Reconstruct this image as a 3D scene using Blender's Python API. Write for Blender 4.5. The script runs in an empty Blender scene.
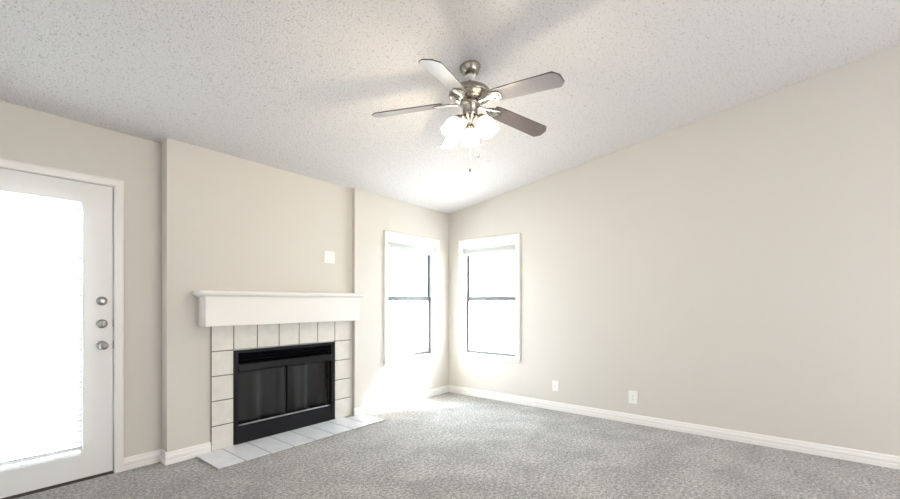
import bpy, bmesh, math, random
from mathutils import Vector, Matrix
random.seed(4)
S = bpy.context.scene
PI = math.pi

# ---------------------------------------------------------------- camera
H = 1.22
YAW = math.atan2(.6247, .781)            # viewing direction in the XY plane
cd = bpy.data.cameras.new('camera'); cam = bpy.data.objects.new('camera', cd)
S.collection.objects.link(cam); S.camera = cam
cam.location = (0, 0, H)
cam.rotation_euler = (PI/2, 0, YAW - PI/2)
cd.sensor_width = 36; cd.lens = 16.8; cd.shift_y = 52.5/900; cd.clip_start = .05

# ---------------------------------------------------------------- light
S.view_settings.view_transform = 'Standard'
S.view_settings.look = 'None'
S.view_settings.exposure = 0.06
S.view_settings.gamma = 1
S.view_settings.use_curve_mapping = False
w = bpy.data.worlds.new('world'); S.world = w; w.use_nodes = True
bg = w.node_tree.nodes['Background']
bg.inputs[0].default_value = (.80, .90, 1, 1); bg.inputs[1].default_value = 20.0
def aim(o, d): o.rotation_euler = Vector(d).to_track_quat('-Z', 'Y').to_euler()
sd = bpy.data.lights.new('sun', 'SUN'); sd.energy = 44; sd.angle = math.radians(1.2); sd.color = (1, .97, .92)
so = bpy.data.objects.new('sun', sd); S.collection.objects.link(so); so.location = (12, -6, 12)
aim(so, (-1, .64, -1.09))
def area(name, loc, d, sx, sy, power, col=(1, 1, 1)):
    l = bpy.data.lights.new(name, 'AREA'); l.shape = 'RECTANGLE'; l.size = sx; l.size_y = sy
    l.energy = power; l.color = col
    o = bpy.data.objects.new(name, l); S.collection.objects.link(o); o.location = loc; aim(o, d); return o
area('fill_light_back', (-2.50, .3, 1.25), (1, 0, 0), 4.2, 2.1, 34, (.97, .98, 1))  # added fill lamp behind the camera; wall_back has no window
area('fill_light_near', (2.2, -2.80, 1.25), (0, 1, 0), 3.6, 2.1, 98, (.98, .985, 1))  # second added fill lamp, out of view before the closed wall_near

# ---------------------------------------------------------------- materials
def mat(name, col, rough=.6, metal=0, spec=.5, **kw):
    m = bpy.data.materials.new(name); m.use_nodes = True
    p = m.node_tree.nodes['Principled BSDF']
    p.inputs['Base Color'].default_value = (*col, 1); p.inputs['Roughness'].default_value = rough
    p.inputs['Metallic'].default_value = metal; p.inputs['Specular IOR Level'].default_value = spec
    for k, v in kw.items(): p.inputs[k].default_value = v
    return m
def noisy(m, scale, bump, dist=.01, c2=None, fac=(.4, .6), detail=4, stretch=None, rough=.6):
    """procedural grain: bump and, if c2 is given, a second colour"""
    nt = m.node_tree; p = nt.nodes['Principled BSDF']; N = nt.nodes.new; L = nt.links.new
    tc = N('ShaderNodeTexCoord'); src = tc.outputs['Object']
    if stretch:
        mp = N('ShaderNodeMapping'); mp.inputs['Scale'].default_value = stretch; L(src, mp.inputs[0]); src = mp.outputs[0]
    n = N('ShaderNodeTexNoise'); n.inputs['Scale'].default_value = scale; n.inputs['Detail'].default_value = detail
    n.inputs['Roughness'].default_value = rough
    L(src, n.inputs['Vector'])
    if bump:
        b = N('ShaderNodeBump'); b.inputs['Strength'].default_value = bump; b.inputs['Distance'].default_value = dist
        L(n.outputs[0], b.inputs['Height']); L(b.outputs[0], p.inputs['Normal'])
    if c2:
        r = N('ShaderNodeMapRange'); r.inputs['From Min'].default_value = fac[0]; r.inputs['From Max'].default_value = fac[1]
        L(n.outputs[0], r.inputs[0])
        mx = N('ShaderNodeMix'); mx.data_type = 'RGBA'; mx.inputs[6].default_value = p.inputs['Base Color'].default_value
        mx.inputs[7].default_value = (*c2, 1); L(r.outputs[0], mx.inputs[0]); L(mx.outputs[2], p.inputs['Base Color'])
    return m
WALL = noisy(mat('wall_paint', (.66, .625, .575), .75, spec=.25), 90, .12, .002)
WHITE = noisy(mat('white_trim_paint', (.84, .82, .79), .38, spec=.45), 40, .03, .002)
DOORP = noisy(mat('door_paint', (.80, .79, .775), .4, spec=.4), 60, .04, .002)
PLATE = noisy(mat('plate_plastic', (.86, .85, .82), .35), 200, .02, .001)
SLOT = noisy(mat('socket_slot', (.10, .09, .08), .6), 200, .02, .001)
NICKEL = noisy(mat('brushed_nickel', (.38, .35, .31), .27, 1), 300, .06, .001, stretch=(1, 1, 6))
SATIN = noisy(mat('satin_nickel_lock', (.36, .35, .34), .35, 1), 300, .05, .001)
BRASS = noisy(mat('strike_metal', (.25, .22, .18), .4, 1), 300, .05, .001)
ALU = noisy(mat('window_aluminium', (.12, .12, .12), .5, .3), 150, .04, .001)
BLACK = noisy(mat('black_enamel', (.006, .0065, .009), .3, spec=.28), 120, .06, .002)
SOOT = noisy(mat('sooty_firebrick', (.035, .033, .032), .9, spec=.1), 30, .4, .01, c2=(.012, .011, .011))
MESHC = noisy(mat('fire_screen_mesh', (.024, .024, .025), .4, .4), 900, .5, .002, c2=(.007, .007, .007))
LIP = noisy(mat('pale_steel_lip', (.42, .43, .46), .35, .8), 90, .1, .002)  # pale metal for the curved strip above the lower panel
RUBBER = noisy(mat('door_sweep', (.06, .055, .05), .7), 120, .05, .001)

# ceiling: sprayed popcorn
CEIL = mat('popcorn_ceiling', (.735, .71, .70), .95, spec=.1)
nt = CEIL.node_tree; N = nt.nodes.new; L = nt.links.new; p = nt.nodes['Principled BSDF']
tc = N('ShaderNodeTexCoord')
n1 = N('ShaderNodeTexNoise'); n1.inputs['Scale'].default_value = 95; n1.inputs['Detail'].default_value = 3; n1.inputs['Roughness'].default_value = .65
v1 = N('ShaderNodeTexVoronoi'); v1.inputs['Scale'].default_value = 95; v1.inputs['Randomness'].default_value = 1
L(tc.outputs['Object'], n1.inputs['Vector']); L(tc.outputs['Object'], v1.inputs['Vector'])
ad = N('ShaderNodeMath'); ad.operation = 'SUBTRACT'; L(n1.outputs[0], ad.inputs[0])
ms = N('ShaderNodeMath'); ms.operation = 'MULTIPLY'; ms.inputs[1].default_value = .55; L(v1.outputs['Distance'], ms.inputs[0]); L(ms.outputs[0], ad.inputs[1])
b = N('ShaderNodeBump'); b.inputs['Strength'].default_value = .5; b.inputs['Distance'].default_value = .006
L(ad.outputs[0], b.inputs['Height']); L(b.outputs[0], p.inputs['Normal'])
# fine darker flecks scattered at random through the ceiling colour
n2 = N('ShaderNodeTexNoise'); n2.inputs['Scale'].default_value = 85; n2.inputs['Detail'].default_value = 2
L(tc.outputs['Object'], n2.inputs['Vector'])
r = N('ShaderNodeMapRange'); r.inputs['From Min'].default_value = .30; r.inputs['From Max'].default_value = .44; L(n2.outputs[0], r.inputs[0])
mx = N('ShaderNodeMix'); mx.data_type = 'RGBA'; mx.inputs[6].default_value = (.47, .45, .445, 1); mx.inputs[7].default_value = (.67, .65, .645, 1)
L(r.outputs[0], mx.inputs[0]); L(mx.outputs[2], p.inputs['Base Color'])

# carpet
CARPET = mat('carpet_pile', (.3, .28, .26), .95, spec=.05)
nt = CARPET.node_tree; N = nt.nodes.new; L = nt.links.new; p = nt.nodes['Principled BSDF']
p.inputs['Sheen Weight'].default_value = .42
tc = N('ShaderNodeTexCoord')
a = N('ShaderNodeTexNoise'); a.inputs['Scale'].default_value = 46; a.inputs['Detail'].default_value = 6; a.inputs['Roughness'].default_value = .85
c = N('ShaderNodeTexNoise'); c.inputs['Scale'].default_value = 3.2; c.inputs['Detail'].default_value = 4; c.inputs['Distortion'].default_value = .6
for q in (a, c): L(tc.outputs['Object'], q.inputs['Vector'])
cr = N('ShaderNodeValToRGB'); e = cr.color_ramp.elements
e[0].position = .37; e[0].color = (.085, .079, .073, 1); e[1].position = .61; e[1].color = (.60, .57, .535, 1)
mm = e.__class__ and cr.color_ramp.elements.new(.5); mm.color = (.30, .284, .262, 1)
L(a.outputs[0], cr.inputs[0])
r2 = N('ShaderNodeMapRange'); r2.inputs['From Min'].default_value = .35; r2.inputs['From Max'].default_value = .65
r2.inputs['To Min'].default_value = .82; r2.inputs['To Max'].default_value = 1.16; L(c.outputs[0], r2.inputs[0])
ml = N('ShaderNodeMix'); ml.data_type = 'RGBA'; ml.blend_type = 'MULTIPLY'; ml.inputs[0].default_value = 1
L(cr.outputs[0], ml.inputs[6]); L(r2.outputs[0], ml.inputs[7]); L(ml.outputs[2], p.inputs['Base Color'])
b = N('ShaderNodeBump'); b.inputs['Strength'].default_value = .7; b.inputs['Distance'].default_value = .012
L(a.outputs[0], b.inputs['Height']); L(b.outputs[0], p.inputs['Normal'])

# glazed tiles (grout is geometry)
TILE = noisy(mat('glazed_tile', (.74, .715, .66), .3, spec=.5), 14, .08, .003, c2=(.68, .655, .60), fac=(.35, .65))
HTILE = noisy(mat('hearth_tile', (.78, .79, .81), .32, spec=.5), 9, .08, .003, c2=(.70, .71, .74), fac=(.35, .65))
GROUT = noisy(mat('grout', (.20, .18, .155), .9, spec=.1), 150, .3, .002)
HGROUT = noisy(mat('hearth_grout', (.36, .36, .37), .9, spec=.1), 150, .3, .002)
BLADE = noisy(mat('fan_blade_veneer', (.095, .07, .068), .3, spec=.6), 26, .05, .001, c2=(.062, .046, .045), stretch=(1, 9, 1))
BLADE.node_tree.nodes['Principled BSDF'].inputs['Coat Weight'].default_value = .8
BLADE.node_tree.nodes['Principled BSDF'].inputs['Coat Roughness'].default_value = .22
CONC = noisy(mat('pale_concrete', (.62, .61, .58), .9), 12, .2, .01, c2=(.5, .49, .47))
GYP = mat('shell_white', (.7, .68, .64), .8)

def glassy(name):
    m = bpy.data.materials.new(name); m.use_nodes = True; nt = m.node_tree; nt.nodes.clear(); N = nt.nodes.new; L = nt.links.new
    o = N('ShaderNodeOutputMaterial'); t = N('ShaderNodeBsdfTransparent'); g = N('ShaderNodeBsdfGlossy'); g.inputs['Roughness'].default_value = .02
    lw = N('ShaderNodeLayerWeight'); pw = N('ShaderNodeMath'); pw.operation = 'POWER'; pw.inputs[1].default_value = 4
    f = N('ShaderNodeMapRange'); f.inputs['To Min'].default_value = .04; f.inputs['To Max'].default_value = .7; x = N('ShaderNodeMixShader')
    L(lw.outputs['Facing'], pw.inputs[0]); L(pw.outputs[0], f.inputs[0])
    t.inputs[0].default_value = (.95, .97, .97, 1)
    L(f.outputs[0], x.inputs[0]); L(t.outputs[0], x.inputs[1]); L(g.outputs[0], x.inputs[2]); L(x.outputs[0], o.inputs[0]); return m
GLASS = glassy('window_glass')
def translucent(name, col, k):
    m = bpy.data.materials.new(name); m.use_nodes = True; nt = m.node_tree; nt.nodes.clear(); N = nt.nodes.new; L = nt.links.new
    o = N('ShaderNodeOutputMaterial'); t = N('ShaderNodeBsdfTranslucent'); d = N('ShaderNodeBsdfDiffuse'); x = N('ShaderNodeMixShader')
    t.inputs[0].default_value = (*col, 1); d.inputs[0].default_value = (*col, 1); x.inputs[0].default_value = k
    L(d.outputs[0], x.inputs[1]); L(t.outputs[0], x.inputs[2]); L(x.outputs[0], o.inputs[0]); return m
SLAT = translucent('blind_slat_vinyl', (.93, .93, .92), .5)
DSLAT = translucent('door_blind_vinyl', (.90, .90, .91), .012)
SHADE = bpy.data.materials.new('lit_frosted_glass'); SHADE.use_nodes = True
p = SHADE.node_tree.nodes['Principled BSDF']; p.inputs['Base Color'].default_value = (.95, .93, .88, 1); p.inputs['Roughness'].default_value = .4
p.inputs['Emission Color'].default_value = (1, .90, .74, 1); p.inputs['Emission Strength'].default_value = 5
BULB = mat('lit_bulb', (1, .95, .85), .4); p = BULB.node_tree.nodes['Principled BSDF']
p.inputs['Emission Color'].default_value = (1, .88, .68, 1); p.inputs['Emission Strength'].default_value = 12

# ---------------------------------------------------------------- helpers
def link(name, bm, m, parent=None, smooth=False, bevel=0, seg=2):
    bmesh.ops.recalc_face_normals(bm, faces=bm.faces)
    me = bpy.data.meshes.new(name); bm.to_mesh(me); bm.free()
    for mm in (m if isinstance(m, (list, tuple)) else [m]): me.materials.append(mm)
    o = bpy.data.objects.new(name, me); S.collection.objects.link(o)
    if parent: o.parent = parent
    if smooth:
        for f in me.polygons: f.use_smooth = True
    if bevel:
        q = o.modifiers.new('bevel', 'BEVEL'); q.width = bevel; q.segments = seg; q.limit_method = 'ANGLE'; q.angle_limit = math.radians(40)
    return o
def empty(name, loc=(0, 0, 0), rz=0, **kw):
    o = bpy.data.objects.new(name, None); S.collection.objects.link(o); o.location = loc; o.rotation_euler = (0, 0, rz)
    o.empty_display_size = .1
    return tag(o, **kw)
def tag(o, **kw):
    for k, v in kw.items(): o[k] = v
    return o
def box(bm, x0, x1, y0, y1, z0, z1, mi=0, mtx=None):
    vs = [bm.verts.new(((x0, x1)[i & 1], (y0, y1)[i >> 1 & 1], (z0, z1)[i >> 2])) for i in range(8)]
    for q in ((0, 1, 3, 2), (4, 5, 7, 6), (0, 1, 5, 4), (2, 3, 7, 6), (0, 2, 6, 4), (1, 3, 7, 5)):
        bm.faces.new([vs[i] for i in q]).material_index = mi
    if mtx is not None:
        for v in vs: v.co = mtx @ v.co
    return vs
def prism(bm, pts, a, b_, f):
    """polygon pts (u,v) swept from a to b_; f(u,v,t)->xyz"""
    A = [bm.verts.new(f(u, v, a)) for u, v in pts]; B = [bm.verts.new(f(u, v, b_)) for u, v in pts]
    n = len(pts); bm.faces.new(A); bm.faces.new(B[::-1])
    for i in range(n): bm.faces.new((A[i], A[(i+1) % n], B[(i+1) % n], B[i]))
def lathe(bm, prof, mtx=Matrix(), seg=32, mi=0):
    rings = []
    for r, z in prof:
        if r < 1e-5: rings.append([bm.verts.new(mtx @ Vector((0, 0, z)))])
        else: rings.append([bm.verts.new(mtx @ Vector((r*math.cos(2*PI*i/seg), r*math.sin(2*PI*i/seg), z))) for i in range(seg)])
    for A, B in zip(rings, rings[1:]):
        for i in range(seg):
            j = (i+1) % seg
            if len(A) == 1 and len(B) == 1: continue
            if len(A) == 1: fc = (A[0], B[i], B[j])
            elif len(B) == 1: fc = (A[i], A[j], B[0])
            else: fc = (A[i], A[j], B[j], B[i])
            bm.faces.new(fc).material_index = mi
def tube(bm, pts, r, seg=10):
    pts = [Vector(q) for q in pts]; rings = []
    for i, q in enumerate(pts):
        d = (pts[min(i+1, len(pts)-1)] - pts[max(i-1, 0)]).normalized()
        u = d.orthogonal().normalized() if abs(d.z) < .9 else Vector((1, 0, 0)); v = d.cross(u).normalized(); u = v.cross(d)
        rings.append([bm.verts.new(q + r*(math.cos(2*PI*k/seg)*u + math.sin(2*PI*k/seg)*v)) for k in range(seg)])
    for A, B in zip(rings, rings[1:]):
        for k in range(seg): bm.faces.new((A[k], A[(k+1) % seg], B[(k+1) % seg], B[k]))
    bm.faces.new(rings[0]); bm.faces.new(rings[-1][::-1])
NB = bmesh.new

# ---------------------------------------------------------------- room dimensions
YD, YF, YR = 3.745, 3.63, 3.585      # door wall, fireplace wall, window wall planes
XB = 4.45                          # right wall
XBACK, YNEAR = -2.6, -2.9
XE1, XE2 = 1.135, 2.858            # the two corners of the fireplace wall
CS, CX = .163, .016        # the vault climbs away from the fireplace wall
def cz(x, y): return 2.407 + CS*(3.6 - y) + CX*(4.45 - x)
def column(bm, x0, x1, y0, y1, z0, top=0, bottom=None):
    for v in box(bm, x0, x1, y0, y1, 0, 1):
        v.co.z = (cz(v.co.x, v.co.y) + top) if v.co.z > .5 else (z0 if bottom is None else cz(v.co.x, v.co.y) + bottom)
TH = .14
YO, XO = 3.86, XB + TH             # outer faces

# floor and ceiling
bm = NB(); box(bm, XBACK-TH, XO, YNEAR-TH, YO, -.12, 0)
tag(link('floor', bm, CARPET), kind='structure')
bm = NB(); column(bm, XBACK-TH, XO, YNEAR-TH, YO, 0, .12, 0)
tag(link('ceiling', bm, CEIL), kind='structure')

# left wall, three planes with a door opening, the firebox opening and a window opening
DX0, DX1, DZ = -.092, .854, 2.055         # rough door opening
FX0, FX1, FZ = 1.640, 2.605, .79        # firebox opening
WX0, WX1, WZ0, WZ1 = 3.325, 4.185, .545, 1.985   # window_1 opening
def wallA(bm, x0, x1, yf, z0, z1):
    if z1 is None:
        column(bm, x0, x1, yf, YO, z0)
    else: box(bm, x0, x1, yf, YO, z0, z1)
bm = NB()
wallA(bm, XBACK, DX0, YD, 0, None); wallA(bm, DX0, DX1, YD, DZ, None); wallA(bm, DX1, XE1, YD, 0, None)
wallA(bm, XE1, FX0, YF, 0, None); wallA(bm, FX0, FX1, YF, FZ, None); wallA(bm, FX1, XE2, YF, 0, None)
wallA(bm, XE2, WX0, YR, 0, None); wallA(bm, WX0, WX1, YR, WZ1, None); wallA(bm, WX0, WX1, YR, 0, WZ0); wallA(bm, WX1, XO, YR, 0, None)
tag(link('wall_left', bm, WALL), kind='structure')
# right wall
VY0, VY1 = 2.535, 3.350
bm = NB()
def wallB(bm, y0, y1, z0, z1):
    if z1 is None: column(bm, XB, XO, y0, y1, z0)
    else: box(bm, XB, XO, y0, y1, z0, z1)
wallB(bm, YNEAR, VY0, 0, None); wallB(bm, VY0, VY1, WZ1, None); wallB(bm, VY0, VY1, 0, WZ0); wallB(bm, VY1, YR, 0, None)
tag(link('wall_right', bm, WALL), kind='structure')
bm = NB(); column(bm, XBACK-TH, XBACK, YNEAR, YO, 0)
tag(link('wall_back', bm, WALL), kind='structure')
bm = NB(); column(bm, XBACK-TH, XO, YNEAR-TH, YNEAR, 0)
tag(link('wall_near', bm, WALL), kind='structure')
# pale patio outside
bm = NB(); box(bm, -25, 30, YO+.25, 40, -.3, -.13); box(bm, XO+.02, 30, -25, YO+.25, -.3, -.13)
tag(link('patio_ground', bm, CONC), kind='structure')

# baseboards: stepped profile
BP = [(0, 0), (.016, 0), (.016, .030), (.012, .034), (.012, .038), (.015, .042), (.015, .058), (.012, .066), (.010, .070), (.010, .082), (.004, .092), (0, .092)]
bm = NB()
for x0, x1, y in ((.893, XE1-.0, YD), (XE1-.013, 1.440, YF), (XE2-.012, XB, YR)):
    prism(bm, BP, x0, x1, lambda u, v, t, y=y: (t, y-u, v))
prism(bm, BP, YF-.012, YD-.012, lambda u, v, t: (XE1-u, t, v))
tag(link('baseboard_left', bm, WHITE), kind='structure')
bm = NB(); prism(bm, BP, YNEAR, YR-.012, lambda u, v, t: (XB-u, t, v))
tag(link('baseboard_right', bm, WHITE), kind='structure')
# floor transition of the hidden door side
bm = NB(); prism(bm, BP, XBACK, DX0-.06, lambda u, v, t: (t, YD-u, v))
tag(link('baseboard_back', bm, WHITE), kind='structure')

# ---------------------------------------------------------------- door_1
door = empty('door_1', (0, 0, 0), kind='structure')
CP = [(0, 0), (0, .012), (.012, .017), (.045, .019), (.057, .012), (.057, 0)]     # casing profile: across, out of wall
def casing_rect(bm, u0, u1, z0, z1, f, sides='LRTB', wd=.057):
    """mitred frame outside the opening u0..u1 x z0..z1; f(u, z, out)"""
    cor = {'TL': (u0, z1, -1, 1), 'TR': (u1, z1, 1, 1), 'BL': (u0, z0, -1, -1), 'BR': (u1, z0, 1, -1)}
    def sec(c, flat=None):
        u, z, su, sz = cor[c]
        return [bm.verts.new(f(u + su*a*wd/.057, z + (0 if flat else sz*a*wd/.057), o)) for a, o in CP]
    runs = []
    if 'T' in sides: runs.append((sec('TL'), sec('TR')))
    if 'L' in sides: runs.append((sec('TL'), sec('BL', 'B' not in sides)))
    if 'R' in sides: runs.append((sec('TR'), sec('BR', 'B' not in sides)))
    if 'B' in sides: runs.append((sec('BL'), sec('BR')))
    for A, B in runs:
        n = len(A)
        for i in range(n): bm.faces.new((A[i], A[(i+1) % n], B[(i+1) % n], B[i]))
        bm.faces.new(A); bm.faces.new(B[::-1])
SX0, SX1 = -.077, .837        # slab
bm = NB(); casing_rect(bm, SX0-.004, SX1+.006, 0, 2.044, lambda u, z, o: (u, YD-o, z), 'LRT', .054)
link('casing', bm, WHITE, door)
bm = NB()   # jamb with stop
box(bm, DX0, SX0-.003, YD, YO, 0, 2.055); box(bm, SX1+.005, DX1, YD, YO, 0, 2.055); box(bm, SX0-.003, SX1+.005, YD, YO, 2.043, 2.055)
box(bm, SX0-.003, SX0+.01, YD+.055, YD+.075, 0, 2.043); box(bm, SX1-.008, SX1+.005, YD+.055, YD+.075, 0, 2.043); box(bm, SX0, SX1, YD+.055, YD+.075, 2.03, 2.043)
link('jamb', bm, WHITE, door)
DF = YD + .006; DB = DF + .044
GX0, GX1, GZ0, GZ1 = .085, .655, .205, 1.885       # glazed light
bm = NB()
box(bm, SX0, GX0, DF, DB, .018, 2.039); box(bm, GX1, SX1, DF, DB, .018, 2.039)
box(bm, GX0, GX1, DF, DB, .018, GZ0); box(bm, GX0, GX1, DF, DB, GZ1, 2.039)
slab = link('slab', bm, DOORP, door)
bm = NB(); casing_rect(bm, GX0, GX1, GZ0, GZ1, lambda u, z, o: (u, DF-o*.5, z), 'LRTB', .022)
link('glazing_bead', bm, DOORP, slab)
bm = NB(); box(bm, GX0, GX1, DF+.02, DF+.026, GZ0, GZ1); link('glass_pane', bm, GLASS, slab)
bm = NB(); box(bm, SX0, SX1, DF-.004, DB, .004, .018); link('door_sweep', bm, RUBBER, door)
bm = NB(); box(bm, SX0-.003, SX1+.005, YD-.004, YO, 0, .004); link('threshold', bm, RUBBER, door)
def rosette(name, z, kind):
    M = Matrix.Translation((.776, DF, z)) @ Matrix.Rotation(PI/2, 4, 'X')
    bm = NB(); lathe(bm, [(0, 0), (.031, 0), (.031, .004), (.027, .010), (.017, .013), (0, .013)], M)
    if kind == 'knob':
        lathe(bm, [(.012, .012), (.011, .032), (.020, .038), (.027, .050), (.026, .062), (.016, .070), (0, .071)], M)
    o = link(name, bm, SATIN, door, smooth=True)
    if kind != 'knob':
        bm = NB()
        if kind == 'turn':
            box(bm, .776-.004, .776+.004, DF-.035, DF-.012, z-.017, z+.017)
        else:
            lathe(bm, [(.021, .012), (.021, .020), (.014, .026), (0, .026)], M)
        link('thumb_turn' if kind == 'turn' else 'lock_cap', bm, SATIN, o, bevel=.002)
    return o
tag(rosette('deadbolt', 1.227, 'cap')); rosette('deadbolt', 1.068, 'turn'); rosette('door_knob', .916, 'knob')
for z in (1.068, .916):
    bm = NB(); box(bm, SX1-.001, SX1+.0055, DF-.003, DF+.03, z-.028, z+.028)
    link('strike_plate', bm, BRASS, door)

# blind hung on the door (its slats hang just inside the glass)
bl = empty('door_blind', (.37, DF-.03, 1.90), label='white horizontal-slat blind covering the glass of the white door', category='blind')
def local(o, bmname, bm, m, **k):     # world-space mesh under an unrotated empty
    q = link(bmname, bm, m, o, **k); q.matrix_parent_inverse = Matrix.Translation(-Vector(o.location)); return q
bm = NB(); box(bm, GX0-.012, GX1+.004, DF-.042, DF-.010, 1.862, 1.897); local(bl, 'headrail', bm, SLAT, bevel=.003)
bm = NB(); z = .232
while z < 1.85:
    dx = random.uniform(-.0015, .0015)
    M = Matrix.Translation((.365+dx, DF-.0285, z)) @ Matrix.Rotation(math.radians(-60), 4, 'X')
    n = 5; ring = []
    for sgn in (-1, 1):
        ring.append([(bm.verts.new(M @ Vector((sgn*.299, -.019+.038*i/(n-1), .003*math.sin(PI*i/(n-1))))),
                      bm.verts.new(M @ Vector((sgn*.299, -.019+.038*i/(n-1), .003*math.sin(PI*i/(n-1))+.0018)))) for i in range(n)])
    A, B = ring
    for i in range(n-1):
        bm.faces.new((A[i][0], B[i][0], B[i+1][0], A[i+1][0])); bm.faces.new((A[i][1], A[i+1][1], B[i+1][1], B[i][1]))
        bm.faces.new((A[i][0], A[i+1][0], A[i+1][1], A[i][1])); bm.faces.new((B[i][0], B[i][1], B[i+1][1], B[i+1][0]))
    bm.faces.new((A[0][0], A[0][1], B[0][1], B[0][0])); bm.faces.new((A[-1][0], B[-1][0], B[-1][1], A[-1][1]))
    z += .0365
local(bl, 'slats', bm, DSLAT)
bm = NB(); box(bm, GX0-.010, GX1+.002, DF-.044, DF-.012, .190, .206); local(bl, 'bottom_rail', bm, SLAT, bevel=.003)
for x in (.17, .37, .57):
    bm = NB(); tube(bm, [(x, DF-.049, .2), (x, DF-.049, 1.87)], .0009, 6)
    local(bl, 'ladder_cord', bm, PLATE)

# ---------------------------------------------------------------- windows
def window(name, f, u0, u1, z0, z1, depth, flip):
    """f(u, z, out) -> world, out>0 is into the room"""
    w_ = empty(name, (0, 0, 0), kind='structure')
    def fb(bm, a0, a1, c0, c1, o0, o1):
        vs = box(bm, a0, a1, c0, c1, o0, o1)
        for v in vs: v.co = Vector(f(*v.co))
    bm = NB(); casing_rect(bm, u0, u1, z0, z1, f, 'LRT', .055); link('window_frame', bm, WHITE, w_)
    bm = NB(); fb(bm, u0-.062, u1+.062, z0-.020, z0+.002, -depth+.04, .030); fb(bm, u0-.052, u1+.052, z0-.055, z0-.020, 0, .015)
    link('window_sill', bm, WHITE, w_, bevel=.003)
    bm = NB(); k = .010   # lining
    fb(bm, u0, u0+k, z0, z1, -depth, 0); fb(bm, u1-k, u1, z0, z1, -depth, 0); fb(bm, u0+k, u1-k, z1-k, z1, -depth, 0)
    link('reveal', bm, WHITE, w_)
    # aluminium single-hung unit
    a0, a1, c0, c1 = u0+k, u1-k, z0+.002, z1-k; zm = 1.262
    o0, o1 = -depth+.004, -depth+.046
    bm = NB()
    fb(bm, a0, a0+.012, c0, c1, o0, o1); fb(bm, a1-.012, a1, c0, c1, o0, o1); fb(bm, a0+.012, a1-.012, c1-.02, c1, o0, o1); fb(bm, a0+.012, a1-.012, c0, c0+.014, o0, o1)
    fr = link('outer_frame', bm, ALU, w_)
    s0, s1 = a0+.012, a1-.012
    for nm, y0, y1, q0, q1 in (('upper_sash', zm-.014, c1-.020, o0+.002, o0+.018), ('lower_sash', c0+.014, zm+.030, o0+.022, o0+.040)):
        bm = NB(); t = .017
        fb(bm, s0, s0+t, y0, y1, q0, q1); fb(bm, s1-t, s1, y0, y1, q0, q1); fb(bm, s0+t, s1-t, y0, y0+t, q0, q1)
        fb(bm, s0+t, s1-t, y1-(.056 if nm == 'lower_sash' else t), y1, q0, q1)
        sh = link(nm, bm, ALU, w_)
        bm = NB(); fb(bm, s0+t, s1-t, y0+t, y1-.012, (q0+q1)/2-.002, (q0+q1)/2+.002); link('glass_pane', bm, GLASS, sh)
    bm = NB(); um = (u0+u1)/2; fb(bm, um-.03, um+.03, zm+.030, zm+.038, o0+.022, o0+.040); link('sash_lock', bm, NICKEL, w_)
    return w_
fA = lambda u, z, o: (u, YR-o, z)
fB = lambda u, z, o: (XB-o, u, z)
window('window_1', fA, WX0, WX1, WZ0, WZ1, .13, 0)
window('window_2', fB, VY0, VY1, WZ0, WZ1, .13, 0)
def raised_blind(f, u0, u1, label, loc, wand_left):
    b_ = empty('window_blind', loc, label=label, category='blind', group='raised blinds in the corner windows')
    def fb(bm, *a):
        vs = box(bm, *a)
        for v in vs: v.co = Vector(f(*v.co))
    z1 = WZ1-.010
    bm = NB(); fb(bm, u0, u1, z1-.050, z1-.001, -.055, -.012); local(b_, 'headrail', bm, SLAT, bevel=.002)
    bm = NB(); n = 22
    for i in range(n):
        z = z1-.056-i*.0030; fb(bm, u0+.003+random.uniform(0, .002), u1-.003-random.uniform(0, .002), z-.0019, z, -.054, -.014)
    local(b_, 'slat_stack', bm, SLAT)
    zb = z1-.056-n*.0030
    bm = NB(); fb(bm, u0+.003, u1-.003, zb-.018, zb-.001, -.056, -.012); local(b_, 'bottom_rail', bm, SLAT, bevel=.002)
    bm = NB(); u = u0+.05 if wand_left else u1-.05
    tube(bm, [f(u, z1-.05, -.008), f(u, z1-.34, -.008), f(u+.002, z1-.62, -.009)], .0022, 8); local(b_, 'wand', bm, PLATE)
    bm = NB(); u = u1-.07 if wand_left else u0+.07
    tube(bm, [f(u, z1-.05, -.009), f(u+.001, z1-.50, -.009)], .0012, 6); lathe(bm, [(0, 0), (.006, .005), (.004, .03), (0, .035)], Matrix.Translation(f(u+.001, z1-.53, -.009)), 10)
    local(b_, 'pull_cord', bm, PLATE)
raised_blind(fA, WX0+.014, WX1-.014, 'white slatted blind drawn up in the window beside the fireplace', ((WX0+WX1)/2, YR+.03, WZ1-.01), True)
raised_blind(fB, VY0+.014, VY1-.014, 'white slatted blind drawn up in the window on the right-hand wall', (XB+.03, (VY0+VY1)/2, WZ1-.01), False)

# ---------------------------------------------------------------- fireplace
fp = empty('fireplace', (2.13, YF, 0), label='fireplace with white mantel, cream tile surround and black metal firebox', category='fireplace')
TX0, TX1 = 1.440, 2.828; OX0, OX1, OZ = 1.617, 2.627, .812; TT = .016; MB_ = 1.028
def tile(bm, x0, x1, y0, y1, z0, z1, g=.0042):
    box(bm, x0+g, x1-g, y0, y1, z0+g, z1-g)
bm = NB()
zs = [.012, .212, .414, .616, .818, 1.027]
xs = [TX0, OX0] + [OX0+(OX1-OX0)*i/5 for i in range(1, 5)] + [OX1, TX1]
for x0, x1 in ((TX0, OX0), (OX1, TX1)):
    for a_, c_ in zip(zs, zs[1:]): tile(bm, x0, x1, YF-TT, YF-.004, a_, c_)
for a_, c_ in zip(xs[1:], xs[2:-1]): tile(bm, a_, c_, YF-TT, YF-.004, zs[4], zs[5])
sur = local(fp, 'tile_surround', bm, TILE, bevel=.002)
bm = NB(); g = TT-.003
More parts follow.
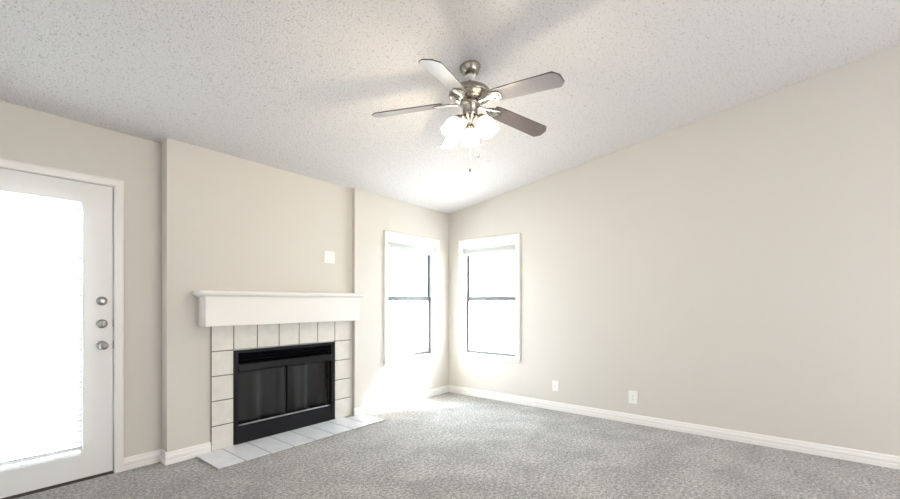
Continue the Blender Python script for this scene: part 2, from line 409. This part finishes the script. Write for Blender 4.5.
box(bm, TX0+.002, OX0-.002, YF-g, YF, .012, 1.027); box(bm, OX1+.002, TX1-.002, YF-g, YF, .012, 1.027); box(bm, OX0-.002, OX1+.002, YF-g, YF, .820, 1.027)
gr = link('grout', bm, GROUT, sur)
# hearth
HX0, HX1, HY0 = 1.322, 2.940, 3.215
bm = NB(); n = 8
xs = [HX0+.2025*i for i in range(n)] + [HX1]
for a_, c_ in zip(xs, xs[1:]):
    tile(bm, a_, c_, HY0, (YR if a_ > 2.7 else YF)-.0165 if a_ > 2.7 or a_ < 1.4 else YF-.004, .002, .021, .0045)
hea = local(fp, 'hearth', bm, HTILE, bevel=.003)
bm = NB(); box(bm, HX0+.003, HX1-.003, HY0+.003, YR-.0165, .001, .0135); box(bm, TX0, TX1, YR-.0165, YF-.001, .001, .0115); link('grout', bm, HGROUT, hea)
# mantel: boxed beam with shelf and small cove
bm = NB(); MF = 3.485
prof = [(YF, 1.028), (MF, 1.028), (MF, 1.255), (MF-.008, 1.262), (MF-.012, 1.272), (MF-.022, 1.278)]
def beam(bm, x0, x1, y0, z0, z1): box(bm, x0, x1, y0, YF, z0, z1)
MX0, MX1 = 1.348, 2.866
beam(bm, MX0, MX1-.030, MF, 1.028, 1.262)
local(fp, 'mantel_beam', bm, WHITE, bevel=.004)
bm = NB(); pts = [(0, 1.262), (-.010, 1.262), (-.018, 1.270), (-.026, 1.274), (-.034, 1.276), (-.038, 1.282), (-.040, 1.292), (-.038, 1.303), (-.030, 1.308), (0, 1.308)]
# shelf as a moulded slab on three sides
loops = []
for o_, z in pts[1:-1]:
    e_ = -o_
    loops.append([bm.verts.new(c_) for c_ in ((MX0-e_, YF, z), (MX0-e_, MF-e_, z), (MX1+min(e_, .016)*0+min(e_, .022)-.018, MF-e_, z), (MX1+min(e_, .016)*0+min(e_, .022)-.018, YF if False else YR-.001, z), (XE2-.001, YR-.001, z), (XE2-.001, YF, z))])
for A, B in zip(loops, loops[1:]):
    for i in range(6): bm.faces.new((A[i], A[(i+1) % 6], B[(i+1) % 6], B[i]))
bm.faces.new(loops[0]); bm.faces.new(loops[-1][::-1])
local(fp, 'mantel_shelf', bm, WHITE)
# black metal firebox front
FY = YF-.022
bm = NB()
X0, X1, Z0, Z1 = 1.618, 2.626, .022, .811
iX0, iX1 = X0+.034, X1-.042
box(bm, X0, iX0, FY, YF+.02, Z0, Z1); box(bm, iX1, X1, FY, YF+.02, Z0, Z1); box(bm, iX0, iX1, FY, YF+.02, .786, Z1)
fbx = local(fp, 'firebox_front', bm, BLACK, bevel=.003)
def sub(name, bm, m, **k): return link(name, bm, m, fbx, **k)
bm = NB(); box(bm, iX0, iX1, FY+.004, YF+.02, Z0, .168); sub('lower_panel', bm, BLACK, bevel=.003)
bm = NB()   # sloped hood bar
prism(bm, [(YF+.02, .700), (FY-.006, .690), (FY-.012, .640), (FY-.004, .628), (YF+.02, .628)], iX0, iX1, lambda u, v, t: (t, u, v))
sub('hood', bm, BLACK, bevel=.002)
for z in (.716, .740, .764):
    bm = NB(); prism(bm, [(YF-.004, z), (YF-.002, z-.0), (YF+.020, z+.014), (YF+.018, z+.015)], iX0, iX1, lambda u, v, t: (t, u, v))
    sub('louver', bm, BLACK)
bm = NB(); pts = []
for i in range(13):
    t = i/12; x = iX0+.004+(iX1-iX0-.008)*t
    pts.append((x, FY+.018-.016*math.sin(PI*t), .173+.006*math.sin(PI*t)))
tube(bm, pts, .006, 10); sub('lower_lip', bm, LIP, smooth=True)
# fire-screen curtains with soft folds
def curtain(x0, x1, seed):
    bm = NB(); rnd = random.Random(seed); nx, nz = 90, 10
    ph = [rnd.uniform(0, 6.28) for _ in range(4)]
    G = []
    for j in range(nz+1):
        v = j/nz; row = []
        for i in range(nx+1):
            u = i/nx
            am = .016+.014*(1-v)
            y = YF+.052 + am*(math.sin(u*11+ph[0]+.7*math.sin(v*2+ph[1]))+.35*math.sin(u*23+ph[2]+v)) * .6
            sp = (u-.5)*(1+.035*(1-v))+.5
            row.append(bm.verts.new((x0+(x1-x0)*min(max(sp, 0), 1), y, .150+(.640-.150)*v)))
        G.append(row)
    for j in range(nz):
        for i in range(nx): bm.faces.new((G[j][i], G[j][i+1], G[j+1][i+1], G[j+1][i]))
    o = sub('screen_curtain', bm, MESHC, smooth=True)
    q = o.modifiers.new('thick', 'SOLIDIFY'); q.thickness = .0015
    return o
xm = 2.135
curtain(iX0+.004, xm-.012, 3); curtain(xm+.012, iX1-.004, 8)
bm = NB(); tube(bm, [(iX0, YF+.052, .648), (iX1, YF+.052, .648)], .004, 8); sub('curtain_rod', bm, BLACK)
bm = NB(); box(bm, xm-.007, xm+.007, YF+.030, YF+.040, .150, .640); sub('centre_post', bm, BLACK, bevel=.002)
# fire chamber behind the wall
bm = NB(); t = .03; bx0, bx1, by1 = FX0+.002, FX1-.002, 4.12; dz = .79
box(bm, bx0, bx0+t, YF+.022, by1, .0, dz); box(bm, bx1-t, bx1, YF+.022, by1, .0, dz)
box(bm, bx0, bx1, by1, by1+t, .0, dz); box(bm, bx0+t, bx1-t, YF+.022, by1, .0, t); box(bm, bx0+t, bx1-t, YF+.022, by1, dz-t, dz-.001)
sub('fire_chamber', bm, SOOT)

# ---------------------------------------------------------------- wall plates
def plate(name, loc, rz, w_, h_, kind, label, cat, group=None):
    t = empty(name, loc, rz, label=label, category=cat)
    if group: t['group'] = group
    bm = NB(); box(bm, -w_/2, w_/2, -.006, 0, -h_/2, h_/2); link('cover_plate', bm, PLATE, t, bevel=.0025)
    if kind == 'duplex':
        for s in (-1, 1):
            bm = NB(); lathe(bm, [(0, -.0015), (.0165, -.0015), (.0165, .001), (0, .001)], Matrix.Translation((0, -.0065, s*.020)) @ Matrix.Rotation(PI/2, 4, 'X'), 20)
            r_ = link('receptacle', bm, PLATE, t)
            bm = NB()
            for dx in (-.0062, .0062): box(bm, dx-.001, dx+.001, -.0085, -.007, s*.020-.002, s*.020+.006)
            lathe(bm, [(0, 0), (.0022, 0), (.0022, .0015), (0, .0015)], Matrix.Translation((0, -.007, s*.020-.009)) @ Matrix.Rotation(PI/2, 4, 'X'), 8)
            link('slot', bm, SLOT, r_)
    elif kind == 'jack':
        bm = NB(); box(bm, -.009, .009, -.0085, -.0055, -.009, .009); r_ = link('jack', bm, PLATE, t, bevel=.001)
        bm = NB(); box(bm, -.005, .005, -.009, -.008, -.005, .004); link('socket', bm, SLOT, r_)
    else:
        for dx in (-.026, .026):
            bm = NB(); box(bm, dx-.0165, dx+.0165, -.0085, -.0055, -.033, .033); link('rocker', bm, PLATE, t, bevel=.0015)
    for z in ((-.041, .041) if kind != 'duplex' else (0,)):
        for dx in ((0,) if kind != 'rocker' else (-.026, .026)):
            bm = NB(); lathe(bm, [(0, 0), (.0032, 0), (.0025, .0012), (0, .0015)], Matrix.Translation((dx, -.006, z)) @ Matrix.Rotation(PI/2, 4, 'X'), 10)
            link('screw', bm, SATIN, t)
    return t
plate('wall_jack', (XB, 2.035, .272), -PI/2, .072, .116, 'jack', 'small white wall plate low on the right wall, the one nearer the window', 'wall plate')
plate('electrical_outlet', (XB, 1.200, .262), -PI/2, .086, .128, 'duplex', 'white electrical outlet low on the right wall, farther from the windows', 'outlet')
plate('light_switch', (2.570, YF, 1.675), 0, .128, .120, 'rocker', 'white double switch plate on the beige wall above the mantel', 'switch')

# ---------------------------------------------------------------- ceiling fan
HX, HY = 2.237, 1.621
zc = cz(HX, HY)
fan = empty('ceiling_fan', (HX, HY, zc), label='five-blade ceiling fan with brushed nickel body, three lit glass shades and pull chains', category='ceiling fan')
def fl(name, bm, m, parent=None, **k):
    o = link(name, bm, m, parent or fan, **k)
    return o
Z = lambda z: z - zc
bm = NB(); M = Matrix.Rotation(math.atan(-CS), 4, 'X')
lathe(bm, [(0, .0), (.066, .0), (.070, -.006), (.068, -.014), (.056, -.036), (.044, -.058), (.028, -.060), (0, -.060)], M)
fl('canopy', bm, NICKEL, smooth=True)
bm = NB(); lathe(bm, [(0, -.054), (.024, -.056), (.030, -.064), (.030, -.072), (.020, -.082), (0, -.084)]); fl('hanger_ball', bm, PLATE, smooth=True)
bm = NB(); tube(bm, [(0, 0, -.09), (0, 0, Z(2.64))], .0125, 16); fl('downrod', bm, NICKEL, smooth=True)
bm = NB(); lathe(bm, [(0, 2.650), (.020, 2.648), (.024, 2.636), (.060, 2.632), (.100, 2.622), (.128, 2.604), (.140, 2.584), (.140, 2.566), (.130, 2.560),
                      (.112, 2.556), (.104, 2.548), (.092, 2.538), (.060, 2.532), (0, 2.532)][::-1], Matrix.Translation((0, 0, -zc)), 48)
fl('motor_housing', bm, NICKEL, smooth=True)
bm = NB(); lathe(bm, [(0, 2.534), (.062, 2.533), (.066, 2.524), (.066, 2.512), (.056, 2.506), (.050, 2.500), (.050, 2.455), (.046, 2.440), (.030, 2.430), (.018, 2.415), (.012, 2.395), (0, 2.388)][::-1], Matrix.Translation((0, 0, -zc)), 40)
fl('switch_housing', bm, NICKEL, smooth=True)
PH = 4.6769
for i in range(5):
    a = PH + i*2*PI/5; ca, sa = math.cos(a), math.sin(a)
    R = Matrix.Translation((0, 0, Z(2.538))) @ Matrix.Rotation(a, 4, 'Z') @ Matrix.Rotation(math.radians(6.3), 4, 'Y')
    P = R @ Matrix.Rotation(math.radians(-13), 4, 'X')
    # blade: tapered board with clipped corners
    bm = NB()
    out = [(.185, -.045), (.205, -.056), (.30, -.060), (.622, -.067), (.655, -.030), (.655, .030), (.622, .067), (.30, .060), (.205, .056), (.185, .045)]
    A = [bm.verts.new(P @ Vector((x, y, .004))) for x, y in out]; B = [bm.verts.new(P @ Vector((x, y, -.003))) for x, y in out]
    bm.faces.new(A); bm.faces.new(B[::-1])
    for k in range(len(out)): bm.faces.new((A[k], A[(k+1) % len(out)], B[(k+1) % len(out)], B[k]))
    fl('blade', bm, BLADE, bevel=.0012)
    # blade iron: arm with an open loop plate under the blade
    bm = NB()
    top = [(.075, .014), (.11, .011), (.135, .013), (.165, .034), (.20, .040), (.235, .030), (.250, 0)]
    ol = top + [(x, -y) for x, y in reversed(top[:-1])]
    zz = lambda x: -.012 if x > .15 else (-.012-.010*(.15-x)/.075)
    A = [bm.verts.new(P @ Vector((x, y, -.0035))) if x > .15 else bm.verts.new(R @ Vector((x, y, zz(x)+.012))) for x, y in ol]
    B = [bm.verts.new(P @ Vector((x, y, -.0085))) if x > .15 else bm.verts.new(R @ Vector((x, y, zz(x)+.004))) for x, y in ol]
    bm.faces.new(A); bm.faces.new(B[::-1])
    for k in range(len(ol)): bm.faces.new((A[k], A[(k+1) % len(ol)], B[(k+1) % len(ol)], B[k]))
    iron = fl('blade_iron', bm, NICKEL, bevel=.001)
    for x, y in ((.185, -.024), (.185, .024), (.228, 0)):
        bm = NB(); lathe(bm, [(0, -.0085), (.006, -.0085), (.0045, -.0115), (0, -.0122)], P @ Matrix.Translation((x, y, 0)), 10)
        link('screw', bm, NICKEL, iron, smooth=True)
# light kit: three arms; one points straight away from the camera
vdir = math.atan2(HY, HX)
for k in range(3):
    a = vdir - .03 + k*2*PI/3
    D = Vector((math.cos(a), math.sin(a), 0)); U = Vector((0, 0, 1))
    root = Vector((0, 0, Z(2.428)))
    bm = NB(); pts = [root + D*r_ + U*z_ for r_, z_ in ((.040, 0), (.052, .004), (.062, 0), (.070, -.010))]
    tube(bm, pts, .009, 12)
    ax = (D*.50 - U*.86).normalized(); q = (-ax).to_track_quat('Z', 'Y').to_matrix().to_4x4()
    M = Matrix.Translation(root + D*.078 - U*.006) @ q
    lathe(bm, [(0, .004), (.018, .002), (.025, -.010), (.026, -.026), (0, -.026)], M, 20)
    arm = fl('light_arm', bm, NICKEL, smooth=True)
    bm = NB()
    prof = [(.021, -.018), (.026, -.030), (.044, -.046), (.056, -.068), (.059, -.092), (.055, -.112), (.060, -.128), (.064, -.134)]
    lathe(bm, prof + [(r_-.003, z_) for r_, z_ in reversed(prof)], M, 32)
    for v in bm.verts: v.co = v.co
    fl('lamp_shade', bm, SHADE, smooth=True)
    bm = NB(); lathe(bm, [(0, -.022), (.013, -.026), (.014, -.045), (.026, -.070), (.029, -.086), (.022, -.104), (0, -.112)], M, 20)
    fl('bulb', bm, BULB, arm, smooth=True)
    l = bpy.data.lights.new('bulb_light', 'POINT'); l.energy = 11; l.color = (1, .84, .62); l.shadow_soft_size = .045
    o = bpy.data.objects.new('bulb_light', l); S.collection.objects.link(o); o.parent = fan
    o.location = M @ Vector((0, 0, -.165))
def chain(px_, py_, z0, z1):
    bm = NB(); n = int((z0-z1)/.0065)
    for j in range(n):
        z = z0-(z0-z1)*j/n
        lathe(bm, [(0, .0022), (.0020, 0), (0, -.0022)], Matrix.Translation((px_, py_, Z(z))), 6)
    tube(bm, [(px_, py_, Z(z0)), (px_, py_, Z(z1))], .0007, 5)
    ch = fl('pull_chain', bm, NICKEL)
    bm = NB(); lathe(bm, [(0, .012), (.004, .008), (.0065, -.012), (.006, -.024), (0, -.028)], Matrix.Translation((px_, py_, Z(z1))), 12)
    link('fob', bm, BLADE, ch, smooth=True)
chain(-.004, -.004, 2.40, 2.10)
chain(.034, -.042, 2.445, 2.195)
